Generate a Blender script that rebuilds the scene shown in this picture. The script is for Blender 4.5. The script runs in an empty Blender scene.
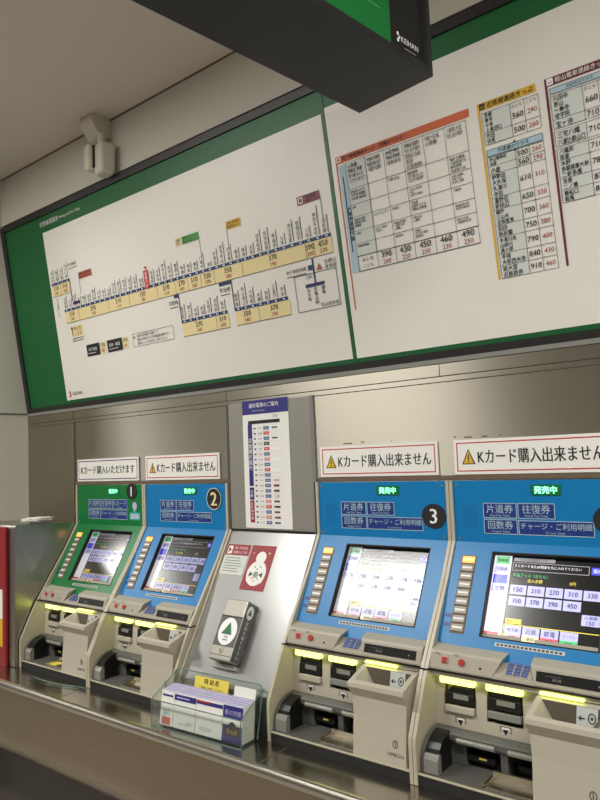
import bpy, math, random
from mathutils import Vector, Matrix
random.seed(7)
SC = bpy.context.scene
COL = SC.collection
# ---------------------------------------------------------------- units
U = 0.5                       # one machine width = 0.5 m; all builders work in machine widths
Z0 = 1.56                     # height of the machine tops above the floor (m)
def W(p): return Vector((p[0]*U, p[1]*U, p[2]*U + Z0))
XP = 2.8433                   # left edge of machine 3
# ---------------------------------------------------------------- camera
yaw, pitch, roll = [math.radians(a) for a in (-38.7503, 4.8178, -2.3048)]
cy, sy, cp, sp = math.cos(yaw), math.sin(yaw), math.cos(pitch), math.sin(pitch)
f = Vector((sy*cp, cy*cp, sp)); r = Vector((cy, -sy, 0)); u = r.cross(f)
r2 = math.cos(roll)*r + math.sin(roll)*u; u2 = -math.sin(roll)*r + math.cos(roll)*u
cam = bpy.data.cameras.new('camera'); cam_ob = bpy.data.objects.new('camera', cam); COL.objects.link(cam_ob)
M = Matrix((( r2.x, u2.x, -f.x), (r2.y, u2.y, -f.y), (r2.z, u2.z, -f.z))).to_4x4()
M.translation = W((5.764, -3.7878, 0.1656)); cam_ob.matrix_world = M
cam.sensor_fit = 'VERTICAL'; cam.sensor_height = 24; cam.sensor_width = 18; cam.lens = 24*693.1/800
cam.clip_start = 0.05
SC.camera = cam_ob
# ---------------------------------------------------------------- world and lamps
w = bpy.data.worlds.new('world'); SC.world = w; w.use_nodes = True
bg = w.node_tree.nodes['Background']; bg.inputs[0].default_value = (1.0, 0.955, 0.89, 1); bg.inputs[1].default_value = 0.12
def area(name, x, y, z, sx, sy_, power, col=(1, .98, .93)):
    l = bpy.data.lights.new(name, 'AREA'); l.shape = 'RECTANGLE'; l.size = sx*U; l.size_y = sy_*U; l.energy = power; l.color = col
    o = bpy.data.objects.new(name, l); COL.objects.link(o); o.location = W((x, y, z)); return o
LP = 38
area('ceiling_tube_lamp', 0.55, -3.5, 3.08, 2.9, 0.55, LP)
area('ceiling_tube_lamp', -5.95, -3.6, 3.08, 2.1, 0.55, LP*.75)
area('ceiling_tube_lamp', -9.0, -7.0, 3.08, 1.6, 0.55, LP*.6)
area('ceiling_tube_lamp', 6.9, -3.5, 3.08, 2.9, 0.55, LP)
SC.view_settings.view_transform = 'Standard'; SC.view_settings.look = 'None'
SC.view_settings.gamma = 1; SC.view_settings.use_curve_mapping = False
SC.view_settings.exposure = 0.75

# ---------------------------------------------------------------- materials
def lin(h):
    c = [int(h[i:i+2], 16)/255 for i in (0, 2, 4)]
    return tuple(x/12.92 if x <= .04045 else ((x+.055)/1.055)**2.4 for x in c) + (1,)
MATS = {}
def mat(name, hexc, rough=.5, metal=0, emit=0, noise=0, nscale=40, spec=.5, coat=0, aniso=0, stretch=None, bump=0, trans=0, alpha=1, emit_col=None, arot=0):
    m = bpy.data.materials.new(name); m.use_nodes = True; nt = m.node_tree; b = nt.nodes['Principled BSDF']
    c = lin(hexc); b.inputs['Base Color'].default_value = c
    b.inputs['Roughness'].default_value = rough; b.inputs['Metallic'].default_value = metal
    b.inputs['Specular IOR Level'].default_value = spec
    if coat: b.inputs['Coat Weight'].default_value = coat; b.inputs['Coat Roughness'].default_value = .17
    if emit: b.inputs['Emission Color'].default_value = lin(emit_col or hexc); b.inputs['Emission Strength'].default_value = emit
    if trans: b.inputs['Transmission Weight'].default_value = trans; b.inputs['IOR'].default_value = 1.25
    if alpha < 1: b.inputs['Alpha'].default_value = alpha
    if aniso:
        b.inputs['Anisotropic'].default_value = aniso
        cx = nt.nodes.new('ShaderNodeCombineXYZ'); cx.inputs[0].default_value = 1; b.inputs['Anisotropic Rotation'].default_value = arot
        nt.links.new(cx.outputs[0], b.inputs['Tangent'])
    if noise or bump:
        tc = nt.nodes.new('ShaderNodeNewGeometry'); mp = nt.nodes.new('ShaderNodeMapping')
        if stretch: mp.inputs['Scale'].default_value = stretch
        nz = nt.nodes.new('ShaderNodeTexNoise'); nz.inputs['Scale'].default_value = nscale; nz.inputs['Detail'].default_value = 4
        nt.links.new(tc.outputs['Position'], mp.inputs[0]); nt.links.new(mp.outputs[0], nz.inputs['Vector'])
        if noise:
            mx = nt.nodes.new('ShaderNodeMix'); mx.data_type = 'RGBA'
            mx.inputs[6].default_value = tuple(x*(1-noise) for x in c[:3])+(1,); mx.inputs[7].default_value = tuple(min(1, x*(1+noise)) for x in c[:3])+(1,)
            nt.links.new(nz.outputs['Fac'], mx.inputs[0]); nt.links.new(mx.outputs[2], b.inputs['Base Color'])
            ad = nt.nodes.new('ShaderNodeMath'); ad.operation = 'MULTIPLY_ADD'; ad.inputs[1].default_value = .12; ad.inputs[2].default_value = rough-.06
            nt.links.new(nz.outputs['Fac'], ad.inputs[0]); nt.links.new(ad.outputs[0], b.inputs['Roughness'])
        if bump:
            bp = nt.nodes.new('ShaderNodeBump'); bp.inputs['Strength'].default_value = bump; bp.inputs['Distance'].default_value = .002
            nt.links.new(nz.outputs['Fac'], bp.inputs['Height']); nt.links.new(bp.outputs[0], b.inputs['Normal'])
    MATS[name] = m; return m
mat('steel', 'bdb7a9', .46, 1, noise=.05, nscale=6, aniso=.95, arot=.25, stretch=(.6, 1, 60))
mat('steel_top', 'b9b4a8', .2, 1, noise=.05, nscale=6, stretch=(.6, 30, 1))
mat('steel_slope', 'bcbdbb', .3, 1, aniso=.35, arot=.25)
mat('steel_side', 'aaa79d', .33, 1)
mat('steel_dark', '968a76', .26, 1, noise=.03, nscale=5, stretch=(.5, 1, 25))
mat('panel_grey', '9a978e', .42, .35, noise=.03)
mat('box_metal', 'a9a59b', .4, .6, noise=.04)
mat('chrome', 'd6cfbf', .28, 1)
mat('plaster', 'c6c1b5', .85, noise=.03, nscale=90, bump=.1)
mat('ceiling_paint', 'd2cbc0', .9, noise=.03, nscale=60)
mat('floor_tile', 'a8a197', .35, noise=.08, nscale=8)
mat('kick', '4c4740', .5, noise=.1)
mat('frame_black', '2b2a28', .4, .2, noise=.03)
mat('sign_black', '1d1d1d', .45, noise=.05)
mat('green', '085a2b', .45, noise=.02)
mat('sign_green', '087030', .4, noise=.02)
mat('green_line', '34975a', .4)
mat('board_white', 'e6e2da', .4, noise=.012, nscale=20)
mat('paper', 'eceae4', .6, noise=.01)
mat('blue', '0878b6', .36, spec=.4)
mat('mgreen', '0a7438', .36, spec=.4)
mat('beige', 'b8b1a0', .45, noise=.01, nscale=25)
mat('beige_trim', 'b9b19c', .4, noise=.01)
mat('hood', 'aba595', .45, noise=.01)
mat('grey_mod', '5c5b57', .4, noise=.03)
mat('grey_side', '77766f', .4)
mat('funnel_shade', '5f5748', .5)
mat('grey_dark', '55544f', .45, noise=.03)
mat('grey_light', '8c8b86', .3, .2)
mat('black', '141414', .35)
mat('black_matte', '1c1b19', .7, noise=.05)
mat('ink', '1a1a1c', .6)
mat('ink_soft', '4a4a4a', .6)
mat('ink_name', '3a3a42', .6)
mat('button_frame', '5e5444', .5)
mat('ink_red', '9a2a30', .6)
mat('navy', '20265f', .5)
mat('sticker_navy', '1b3580', .4)
mat('white', 'efefef', .5)
mat('cream', 'e6d49e', .6)
mat('cell_grey', 'cfd2cc', .6)
mat('cell_blue', 'a9c3cf', .6)
mat('orange', 'c9643c', .6)
mat('yellow', 'd9ab2e', .6)
mat('maroon', '6b2230', .6)
mat('maroon_soft', '8a5058', .6)
mat('red', 'c43228', .5)
mat('call_red', 'ad3830', .4)
mat('poster_red', '93222e', .5)
mat('sign_red', 'c04040', .5)
mat('flag_red', 'a8553c', .6)
mat('flag_green', '4f9a4a', .6)
mat('box_green', '1d6a3c', .5)
mat('navy_hdr', '2b2a78', .5)
mat('tag_pink', 'd98f8f', .6)
mat('tag_blue', '5b6c9c', .6)
mat('tag_red', 'cf5a4c', .6)
mat('teal', '3aa79c', .5)
mat('lilac', 'b9b2d6', .55, noise=.06)
mat('yellow_label', 'e6d35a', .5)
mat('cabinet_red', '8e1c22', .4, noise=.03)
mat('plastic_white', 'cdc6b8', .5, noise=.01)
mat('key_blue', '54679c', .4)
mat('button_face', '8f8674', .35, noise=.03)
mat('dull_brown', '6b5a48', .8)
mat('tube_on', 'e8f27a', .4, emit=1.6)
mat('lamp_on', 'f09a4a', .4, emit=.9)
mat('lamp_led', '7dffb0', .4, emit=2.2)
mat('lamp_back', '0c4a26', .4, emit=.15, emit_col='0a8a40')
mat('screen_glass', '0b0b0d', .2, spec=.9)
for n, h, e in (('ui_lav', 'b9b9f0', .75), ('ui_white', 'f4f0fa', .8), ('ui_blue', '4a50e0', .8), ('ui_green', '50c878', .6), ('ui_red', 'd85a68', .7), ('ui_yel', 'f0e050', .7),
                ('ui_cream', 'f0e0b0', .7), ('ui_grey', '9a98a0', .5), ('ui_pink', 'd8b0c0', .7)):
    mat(n, h, .22, emit=e*.5, spec=.8)
    mat(n+'_dim', h, .22, emit=e*.2, spec=.8); MATS[n+'_dim'].node_tree.nodes['Principled BSDF'].inputs['Base Color'].default_value = [c*.45 for c in lin(h)[:3]]+[1]
mat('ui_ink', '20203c', .3)
def acrylic():
    m = bpy.data.materials.new('acrylic'); m.use_nodes = True; nt = m.node_tree; nt.nodes.clear()
    o = nt.nodes.new('ShaderNodeOutputMaterial'); mx = nt.nodes.new('ShaderNodeMixShader'); t = nt.nodes.new('ShaderNodeBsdfTransparent'); g = nt.nodes.new('ShaderNodeBsdfGlossy')
    lw = nt.nodes.new('ShaderNodeLayerWeight'); lw.inputs[0].default_value = .25; ma = nt.nodes.new('ShaderNodeMath'); ma.operation = 'MULTIPLY_ADD'; ma.inputs[1].default_value = .3; ma.inputs[2].default_value = .03
    t.inputs[0].default_value = (.955, .975, .965, 1); g.inputs['Roughness'].default_value = .06
    nt.links.new(lw.outputs['Facing'], ma.inputs[0]); nt.links.new(ma.outputs[0], mx.inputs[0]); nt.links.new(t.outputs[0], mx.inputs[1]); nt.links.new(g.outputs[0], mx.inputs[2]); nt.links.new(mx.outputs[0], o.inputs[0])
    MATS['acrylic'] = m
acrylic()
mat('acrylic_edge', '6f8f86', .2, alpha=.75)

# ---------------------------------------------------------------- mesh builder
_tc = {}
_cu = bpy.data.curves.new('txt', 'FONT'); _ob = bpy.data.objects.new('txt', _cu); COL.objects.link(_ob)
def glyphs(s, bold=0, res=2):
    k = (s, bold, res)
    if k not in _tc:
        _cu.body = s; _cu.resolution_u = res
        dg = bpy.context.evaluated_depsgraph_get()
        m = bpy.data.meshes.new_from_object(_ob.evaluated_get(dg))
        vs = [(v.co.x, v.co.y, 0) for v in m.vertices]; fs = [tuple(p.vertices) for p in m.polygons]
        bpy.data.meshes.remove(m)
        if bold:
            n = len(vs); d = bold*.8
            vs = [(x-d, y, 0) for x, y, k_ in vs]+[(x+d, y, .0007) for x, y, k_ in vs]; fs = fs+[tuple(i+n for i in q) for q in fs]
        _tc[k] = (vs, fs)
    return _tc[k]

class Fr:                      # a flat frame: origin, right, up, outward normal (machine widths)
    def __init__(s, O, r, u):
        s.O, s.r, s.u = Vector(O), Vector(r).normalized(), Vector(u).normalized(); s.n = s.r.cross(s.u)
    def __call__(s, a, b, c=0): return s.O + s.r*a + s.u*b + s.n*c

class MB:
    def __init__(s): s.v, s.f, s.mi, s.ms, s.sm = [], [], [], [], []
    def m(s, n):
        if n not in s.ms: s.ms.append(n)
        return s.ms.index(n)
    def add(s, vs, fs, m, smooth=False):
        o = len(s.v); s.v += [Vector(p) for p in vs]; i = s.m(m)
        for q in fs: s.f.append([o+k for k in q]); s.mi.append(i); s.sm.append(smooth)
        return s
    def poly(s, pts, m): return s.add(pts, [range(len(pts))], m)
    def box(s, x0, x1, y0, y1, z0, z1, m):
        return s.add([(x, y, z) for x in (x0, x1) for y in (y0, y1) for z in (z0, z1)],
                     [(0, 1, 3, 2), (4, 6, 7, 5), (0, 4, 5, 1), (2, 3, 7, 6), (0, 2, 6, 4), (1, 5, 7, 3)], m)
    def prism(s, prof, x0, x1, m, smooth=False):       # (y,z) outline run along x
        n = len(prof)
        vs = [(x0, y, z) for y, z in prof] + [(x1, y, z) for y, z in prof]
        s.add(vs, [(i, (i+1) % n, n+(i+1) % n, n+i) for i in range(n)], m, smooth)
        return s.add(vs, [list(range(n))[::-1], list(range(n, 2*n))], m)
    def fprism(s, fr, pts, c0, c1, m):                 # outline in a frame, between two depths
        n = len(pts); vs = [fr(a, b, c0) for a, b in pts] + [fr(a, b, c1) for a, b in pts]
        return s.add(vs, [(i, (i+1) % n, n+(i+1) % n, n+i) for i in range(n)] + [list(range(n))[::-1], list(range(n, 2*n))], m)
    def fbox(s, fr, a0, b0, a1, b1, c0, c1, m): return s.fprism(fr, [(a0, b0), (a1, b0), (a1, b1), (a0, b1)], c0, c1, m)
    def rect(s, fr, a0, b0, a1, b1, m, c=.001): return s.add([fr(a0, b0, c), fr(a1, b0, c), fr(a1, b1, c), fr(a0, b1, c)], [(0, 1, 2, 3)], m)
    def line(s, fr, a0, b0, a1, b1, t, m, c=.002):
        d = Vector((a1-a0, b1-b0)).normalized()*t/2; p = Vector((-d.y, d.x))
        return s.add([fr(a0-p.x, b0-p.y, c), fr(a1-p.x, b1-p.y, c), fr(a1+p.x, b1+p.y, c), fr(a0+p.x, b0+p.y, c)], [(0, 1, 2, 3)], m)
    def border(s, fr, a0, b0, a1, b1, t, m, c=.002):
        s.rect(fr, a0, b0, a1, b0+t, m, c); s.rect(fr, a0, b1-t, a1, b1, m, c); s.rect(fr, a0, b0+t, a0+t, b1-t, m, c); return s.rect(fr, a1-t, b0+t, a1, b1-t, m, c)
    def oval(s, fr, a, b, ra, rb, m, c=.002, n=28): return s.add([fr(a+ra*math.cos(t*6.28318/n), b+rb*math.sin(t*6.28318/n), c) for t in range(n)], [range(n)], m)
    def ring(s, fr, a, b, ra, rb, t, m, c=.002, n=28):
        o = [fr(a+ra*math.cos(k*6.28318/n), b+rb*math.sin(k*6.28318/n), c) for k in range(n)] + [fr(a+(ra-t)*math.cos(k*6.28318/n), b+(rb-t)*math.sin(k*6.28318/n), c) for k in range(n)]
        return s.add(o, [(k, (k+1) % n, n+(k+1) % n, n+k) for k in range(n)], m)
    def disc(s, fr, a, b, ra, rb, c0, c1, m, n=28): return s.fprism(fr, [(a+ra*math.cos(t*6.28318/n), b+rb*math.sin(t*6.28318/n)) for t in range(n)], c0, c1, m)
    def text(s, fr, t, a0, b0, a1, b1, m, c=.003, al='c', bold=0, fill=False, res=2):
        vs, fs = glyphs(t, bold, res)
        if not vs: return s
        x0, x1 = min(p[0] for p in vs), max(p[0] for p in vs); y0, y1 = min(p[1] for p in vs), max(p[1] for p in vs)
        kx, ky = (a1-a0)/max(x1-x0, .01), (b1-b0)/max(y1-y0, .01)
        if not fill: kx = ky = min(kx, ky)
        w_, h_ = (x1-x0)*kx, (y1-y0)*ky
        ax = {'c': (a0+a1-w_)/2, 'l': a0, 'r': a1-w_}[al]; ay = (b0+b1-h_)/2
        return s.add([fr(ax+(x-x0)*kx, ay+(y-y0)*ky, c+k_) for x, y, k_ in vs], fs, m)
    def vtext(s, fr, t, a, b, em, m, c=.003, up=True, bold=.02, kx=1):   # characters stacked downwards; b is the foot of the column
        n = len(t)
        for i, ch in enumerate(t):
            vs, fs = glyphs(ch, bold, 1)
            yb = b+(n-1-i)*em if up else b-(i+1)*em
            if ch == 'ー': s.rect(fr, a-.06*em, yb+.1*em, a+.06*em, yb+.9*em, m, c)
            else: s.add([fr(a+(x-.5)*em*.95*kx, yb+(y+.12)*em*.95, c+k_) for x, y, k_ in vs], fs, m)
        return s
    def htext(s, fr, t, a, b, em, m, c=.003, bold=.02, kx=1, al='l'):  # em based line starting at (a, b)
        vs, fs = glyphs(t, bold, 1)
        if not vs: return s
        x1 = max(p[0] for p in vs); sh = 0 if al == 'l' else (x1*em*kx/2 if al == 'c' else x1*em*kx)
        return s.add([fr(a-sh+x*em*kx, b+(y+.12)*em, c+k_) for x, y, k_ in vs], fs, m)
    def cyl(s, p0, p1, r0, m, n=16, r1=None, cap=True):
        p0, p1 = Vector(p0), Vector(p1); d = (p1-p0).normalized(); r1 = r0 if r1 is None else r1
        a = d.orthogonal().normalized(); b = d.cross(a)
        vs = [p0+(a*math.cos(k*6.28318/n)+b*math.sin(k*6.28318/n))*r0 for k in range(n)] + [p1+(a*math.cos(k*6.28318/n)+b*math.sin(k*6.28318/n))*r1 for k in range(n)]
        s.add(vs, [(k, (k+1) % n, n+(k+1) % n, n+k) for k in range(n)], m, True)
        if cap: s.add(vs, [list(range(n))[::-1], list(range(n, 2*n))], m)
        return s
    def tube(s, pts, r0, m, n=8):
        for a, b in zip(pts, pts[1:]): s.cyl(a, b, r0, m, n)
        return s
    def build(s, name, parent=None, bevel=0, seg=2, label=None):
        me = bpy.data.meshes.new(name); ro = ROOT.get(parent.name) if parent else None
        off = ro if ro is not None else Vector((0, 0, 0))
        me.from_pydata([W(p)-off for p in s.v], [], [list(q) for q in s.f])
        for n in s.ms: me.materials.append(MATS[n])
        me.polygons.foreach_set('material_index', s.mi); me.polygons.foreach_set('use_smooth', s.sm); me.update()
        o = bpy.data.objects.new(name, me); COL.objects.link(o)
        if parent: o.parent = parent; ROOT[o.name] = off
        else:                                   # top-level mesh: origin at its base
            c = [sum(p[i] for p in s.v)/len(s.v) for i in (0, 1)]+[min(p[2] for p in s.v)]
            wc = W(c)
            for v in me.vertices: v.co -= wc
            o.location = wc; ROOT[o.name] = wc
        if bevel:
            b = o.modifiers.new('bevel', 'BEVEL'); b.width = bevel*U; b.segments = seg; b.limit_method = 'ANGLE'; b.angle_limit = .6
        if label: o['label'] = label
        return o
ROOT = {}
def tag(o, label, cat, group=None):
    o['label'] = label; o['category'] = cat
    if group: o['group'] = group
    return o
def thing(name, loc, label, cat, group=None):
    o = bpy.data.objects.new(name, None); COL.objects.link(o); o.location = W(loc); o.empty_display_size = .05
    ROOT[o.name] = W(loc).copy(); return tag(o, label, cat, group)
def struct(o): o['kind'] = 'structure'; return o

# ================================================================ THE SETTING
XL, XR = -.865, 7.4
struct(MB().box(-7, 11, -9, .1, -3.22, -3.12, 'floor_tile').build('floor'))
struct(MB().box(-7, 11, -9, .1, 3.13, 3.23, 'ceiling_paint').build('ceiling'))
b = MB().box(XL-2.2, XL, -.9, .1, -3.12, 3.13, 'plaster')
wl = struct(b.build('wall_left'))
struct(MB().box(XL-.001, XL+.006, -.9, -.0, .722, .734, 'grey_mod').build('trim_1'))
# soffit above the fare board
struct(MB().box(XL, XR, -.275, .1, 2.64, 3.13, 'plaster').build('wall_upper'))
struct(MB().box(XL, XR, -.283, -.272, 3.118, 3.13, 'dull_brown').build('trim_2'))  # thin brown strip along the top of the upper wall
# steel back wall with its sheet joints
bw = MB(); FW = Fr((0, 0, 0), (1, 0, 0), (0, 0, 1))
bw.box(XL, XR, .004, .1, -3.12, 2.64, 'steel_dark')
for x0, x1 in ((XL, -.052), (-.044, 1.998), (2.846, XR)): bw.box(x0, x1, 0, .01, -1.515, .588, 'steel')
for x0, x1 in ((XL, -.052), (-.044, 2.0), (2.006, 3.815), (3.821, XR)):
    bw.box(x0, x1, -.006, .01, .629, .70, 'steel')
bw.box(XL, XR, -.001, .01, .594, .623, 'steel')
for x, z, l in ((3.885, .252, .012), (3.95, .247, .05), (4.06, .247, .035), (4.17, .25, .008), (3.08, .248, .07), (3.22, .252, .03), (3.45, .25, .006)):   # old glue marks above the signs
    bw.box(x, x+l, -.0012, .0, z, z+.008, 'dull_brown')
struct(bw.build('wall_back'))
struct(MB().box(XL, XR, -.012, .02, .704, .733, 'grey_light').build('trim_3'))
struct(MB().box(-.03, 2.0, -.006, .01, .004, .03, 'dull_brown').box(2.846, XR, -.006, .01, .004, .03, 'dull_brown').build('trim_4'))  # dark of the gap above the machine tops, put into the strip colour
sb = MB()
for x0, x1, z in ((-.05, -.045, 0), (2.822, 2.846, 0)): sb.box(x0, x1, -.012, .01, .0, .6, 'grey_light')
struct(sb.build('trim_5'))

# ================================================================ COUNTER
ct = thing('counter', (3, -.4, -3.12), 'long brushed steel counter with rounded front edge under the ticket machines', 'counter')
prof = [(-.002, -1.52), (-.845, -1.52)] + [(-.843-.036*math.sin(t*math.pi/16), -1.556+.036*math.cos(t*math.pi/16)) for t in range(1, 16)] + [(-.85, -1.59), (-.002, -1.59)]
MB().prism(prof, XL, XR, 'steel_top', False).build('worktop', ct, .004)
bend = [(-.848, -1.59), (-.848, -1.93)] + [(-.848+.24*(1-math.cos(t*math.pi/20)), -1.93-.25*math.sin(t*math.pi/20)) for t in range(1, 11)] + [(-.52, -2.18), (-.52, -2.15), (-.80, -1.93), (-.80, -1.59)]
MB().prism(bend, XL, XR, 'steel_dark').build('apron', ct)
MB().box(XL, XR, -.5, -.46, -3.12, -1.6, 'kick').build('kickboard', ct)
for x in (1.0, 3.0, 5.0): MB().box(x-.004, x+.004, -.842, -.60, -1.5205, -1.5192, 'grey_dark').build('joint_strip', ct)

# ================================================================ FARE BOARD
th = math.radians(8.734945)
BF = Fr((0, 0, .7323), (1, 0, 0), (0, -math.sin(th), math.cos(th)))   # a = X, b = distance up the tilted face
X0B, X1B = -.8575, 7.2
fb = thing('fare_board', (3, 0, .7323), 'wide tilted fare board with black frame and green border above the ticket machines', 'fare board')
f1 = MB()
f1.fbox(BF, X0B, 0, X1B, .048, -.10, .012, 'frame_black').fbox(BF, X0B, 1.845, X1B, 1.90, -.10, .012, 'frame_black')
f1.fbox(BF, X0B, .048, X0B+.06, 1.845, -.10, .012, 'frame_black').fbox(BF, X1B-.06, .048, X1B, 1.845, -.10, .012, 'frame_black')
f1.build('frame', fb)
MB().fbox(BF, X0B-.004, -.004, X0B+.002, 1.90, -.10, .004, 'grey_light').build('edge_strip', fb)
MB().fbox(BF, X0B+.05, .04, 3.213, 1.85, -.06, -.004, 'green').rect(BF, -.137, .078, 3.197, 1.69, 'board_white', -.002).build('panel', fb, label='left panel with green margin and white route chart')
MB().fbox(BF, 3.213, .04, X1B-.05, 1.85, -.06, -.004, 'green').rect(BF, 3.229, .076, X1B-.1, 1.717, 'board_white', -.002).build('panel', fb, label='right panel with three connecting fare tables')
MB().fbox(BF, 3.2, .048, 3.226, 1.845, -.03, .0, 'green').build('divider', fb)
# ---- printed route chart
p = MB()
p.text(BF, '京阪線運賃表', -.16, 1.735, .155, 1.80, 'board_white', bold=.01)
p.text(BF, 'Railway and Fare Table', .17, 1.742, .5, 1.785, 'board_white')
p.build('title', fb)
p = MB()
p.oval(BF, -.072, .155, .012, .012, 'red'); p.oval(BF, -.072, .115, .012, .012, 'red'); p.oval(BF, -.058, .135, .01, .01, 'red')
p.text(BF, 'KEIHAN', -.035, .12, .14, .15, 'ink_soft')
p.build('logo', fb)
main = '淀屋橋 北浜 天満橋 京橋 野江 関目 森小路 千林 滝井 土居 守口市 西三荘 門真市 古川橋 大和田 萱島 寝屋川市 香里園 光善寺 枚方公園 枚方市 御殿山 牧野 樟葉 橋本 八幡市 淀 中書島 伏見桃山 丹波橋 墨染 藤森 深草 伏見稲荷 鳥羽街道 東福寺 七条 清水五条 祇園四条 三条 神宮丸太町 出町柳'.split()
PT = (3.118-.075)/(len(main)-1)
p = MB()
def row(names, xs, s, em=.034, skip=()):
    for i, (n, x) in enumerate(zip(names, xs)):
        p.rect(BF, x-PT*.47, s-.012, x+PT*.47, s+.012, 'navy', .001)
        p.rect(BF, x-.012, s-.007, x+.012, s+.007, 'cell_blue', .002)
        if i not in skip:
            p.vtext(BF, n, x-.008, s+.02, em*(1 if len(n) < 5 else .9), 'ink_name', bold=0)
            p.rect(BF, x+.016, s+.02, x+.022, s+.02+em*len(n)*1.15, 'ink_soft')
xs = [.075+i*PT for i in range(len(main))]
row(main, xs, .914, skip=(16,))
def band(x0, x1, s0, s1, fares):
    p.rect(BF, x0, s0, x1, s1, 'cream', .001)
    p.line(BF, x0, s0, x1, s0, .004, 'ink_soft')
    edges = [x0]+[f_[0] for f_ in fares[1:]]+[x1]
    for k, (xa, a, c) in enumerate(fares):
        xb = edges[k+1]; xm = (edges[k]+xb)/2; h = s1-s0
        if k: p.line(BF, edges[k], s0, edges[k], s1, .003, 'ink_soft')
        p.text(BF, a, xm-.06, s0+h*.54, xm+.06, s0+h*.9, 'ink', bold=.01)
        p.text(BF, c, xm-.04, s0+h*.14, xm+.04, s0+h*.42, 'ink_red')
bd = lambda i: xs[0]+PT*(i-.5)
band(.04, 3.155, .795, .9, [(0, '310', '160'), (bd(3), '270', '140'), (bd(9), '210', '110'), (bd(13), '150', '80'), (bd(18), '210', '110'), (bd(21), '270', '140'), (bd(23), '310', '160'), (bd(25), '330', '170'), (bd(27), '350', '180'), (bd(31), '370', '190'), (bd(39), '390', '200'), (bd(40), '450', '230')])
bx = [-.075+i*.075 for i in range(4)]
row(['中之島', '渡辺橋', '大江橋', 'なにわ橋'], bx, 1.186)
band(-.115, .175, 1.068, 1.172, [(0, '310', '160'), (.035, '310', '160')])
p.line(BF, .188, 1.19, .188, .985, .008, 'navy'); p.rect(BF, .19, .95, .3, .975, 'navy')
p.text(BF, '中之島線', .19, 1.3, .32, 1.335, 'ink'); p.line(BF, .19, 1.28, .33, 1.285, .005, 'ink_soft')
p.vtext(BF, '中之島線のりば', -.055, .87, .026, 'ink_soft')
# the red marker of this station
p.rect(BF, xs[16]-.03, .9, xs[16]+.03, 1.055, 'red', .004); p.vtext(BF, '寝屋川市', xs[16], .91, .034, 'white', .005)
p.add([BF(xs[16]-.016, 1.085, .004), BF(xs[16], 1.06, .004), BF(xs[16]+.016, 1.085, .004)], [(0, 1, 2)], 'red')
# branch lines
s1 = [1.645+i*PT for i in range(7)]
row('宮之阪 星ヶ丘 村野 郡津 交野市 河内森 私市'.split(), s1, .567)
band(1.61, 2.135, .448, .552, [(0, '270', '140'), (2.0, '310', '160')])
p.line(BF, 1.615, .79, 1.615, .567, .008, 'navy'); p.rect(BF, 1.56, .765, 1.615, .79, 'navy'); p.text(BF, '交野線', 1.49, .715, 1.6, .75, 'ink'); p.line(BF, 1.5, .695, 1.6, .695, .005, 'ink_soft')
s2 = [2.24+i*PT for i in range(7)]
row('観月橋 桃山南口 六地蔵 木幡 黄檗 三室戸 宇治'.split(), s2, .567)
band(2.205, 2.735, .448, .552, [(0, '350', '180'), (2.44, '370', '190')])
p.line(BF, 2.205, .79, 2.205, .567, .008, 'navy'); p.rect(BF, 2.075, .765, 2.2, .79, 'navy'); p.text(BF, '宇治線', 2.075, .715, 2.185, .75, 'ink'); p.line(BF, 2.08, .695, 2.18, .695, .005, 'ink_soft')
# flags to other railways
def flag(x0, x1, m, xl, txt, icon=True):
    p.rect(BF, x0, 1.16, x1, 1.22, m); p.line(BF, xl, 1.18, xl, 1.02, .004, 'ink_soft')
    if icon: p.border(BF, x0+.012, 1.17, x0+.05, 1.21, .006, 'ink' if m != 'maroon_soft' else 'white', .003)
    p.text(BF, txt, x0+(.06 if icon else .02), 1.192, x1-.012, 1.212, 'ink', .003); p.text(BF, '連絡きっぷ', x0+(.06 if icon else .02), 1.168, x1-.012, 1.186, 'ink', .003)
flag(.335, .53, 'flag_red', .335, '大阪市営地下鉄'); flag(1.745, 1.935, 'flag_green', 1.935, '男山ケーブル'); flag(2.232, 2.378, 'yellow', 2.232, '近鉄線'); flag(2.912, 3.106, 'maroon_soft', 3.108, '叡山電車')
p.rect(BF, 1.66, 1.16, 1.735, 1.222, 'cream'); p.text(BF, '200', 1.67, 1.19, 1.725, 1.212, 'ink'); p.text(BF, '100', 1.67, 1.167, 1.725, 1.186, 'ink_red')
# notes below the line
p.rect(BF, .1, .66, .285, .755, 'cream'); p.oval(BF, .115, .735, .012, .016, 'ink'); p.rect(BF, .108, .67, .122, .72, 'ink'); p.text(BF, 'おとな', .14, .715, .27, .75, 'ink'); p.text(BF, 'こども', .14, .668, .27, .703, 'ink_red')
p.line(BF, .1, .64, .28, .64, .007, 'ink_soft'); p.line(BF, .1, .618, .27, .618, .007, 'ink_soft')
for x0, x1, t in ((.297, .495, '地下鉄線'), (.61, .824, '近鉄・叡電')):
    p.rect(BF, x0, .449, x1, .556, 'ink', .002); p.text(BF, t, x0+.02, .495, x1-.03, .525, 'white'); p.line(BF, x0+.02, .475, x1-.06, .475, .006, 'cell_grey', .004)
for x0, x1 in ((.505, .585), (.832, .905)): p.rect(BF, x0, .451, x1, .554, 'cream'); p.text(BF, '150', x0+.01, .51, x1-.01, .545, 'ink'); p.text(BF, '80', x0+.02, .465, x1-.02, .495, 'ink_red')
p.border(BF, .97, .447, 1.5, .56, .003, 'ink_soft')
p.add([BF(.985, .52, .003), BF(1.005, .52, .003), BF(.995, .545, .003)], [(0, 1, 2)], 'ink')
for k, t in enumerate(('太線は京阪線の各駅です', '運賃は当駅からの普通旅客運賃です', '連絡きっぷは右表をご覧ください')): p.text(BF, t, 1.03, .525-k*.032, 1.47, .549-k*.032, 'ink', al='l')
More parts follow.
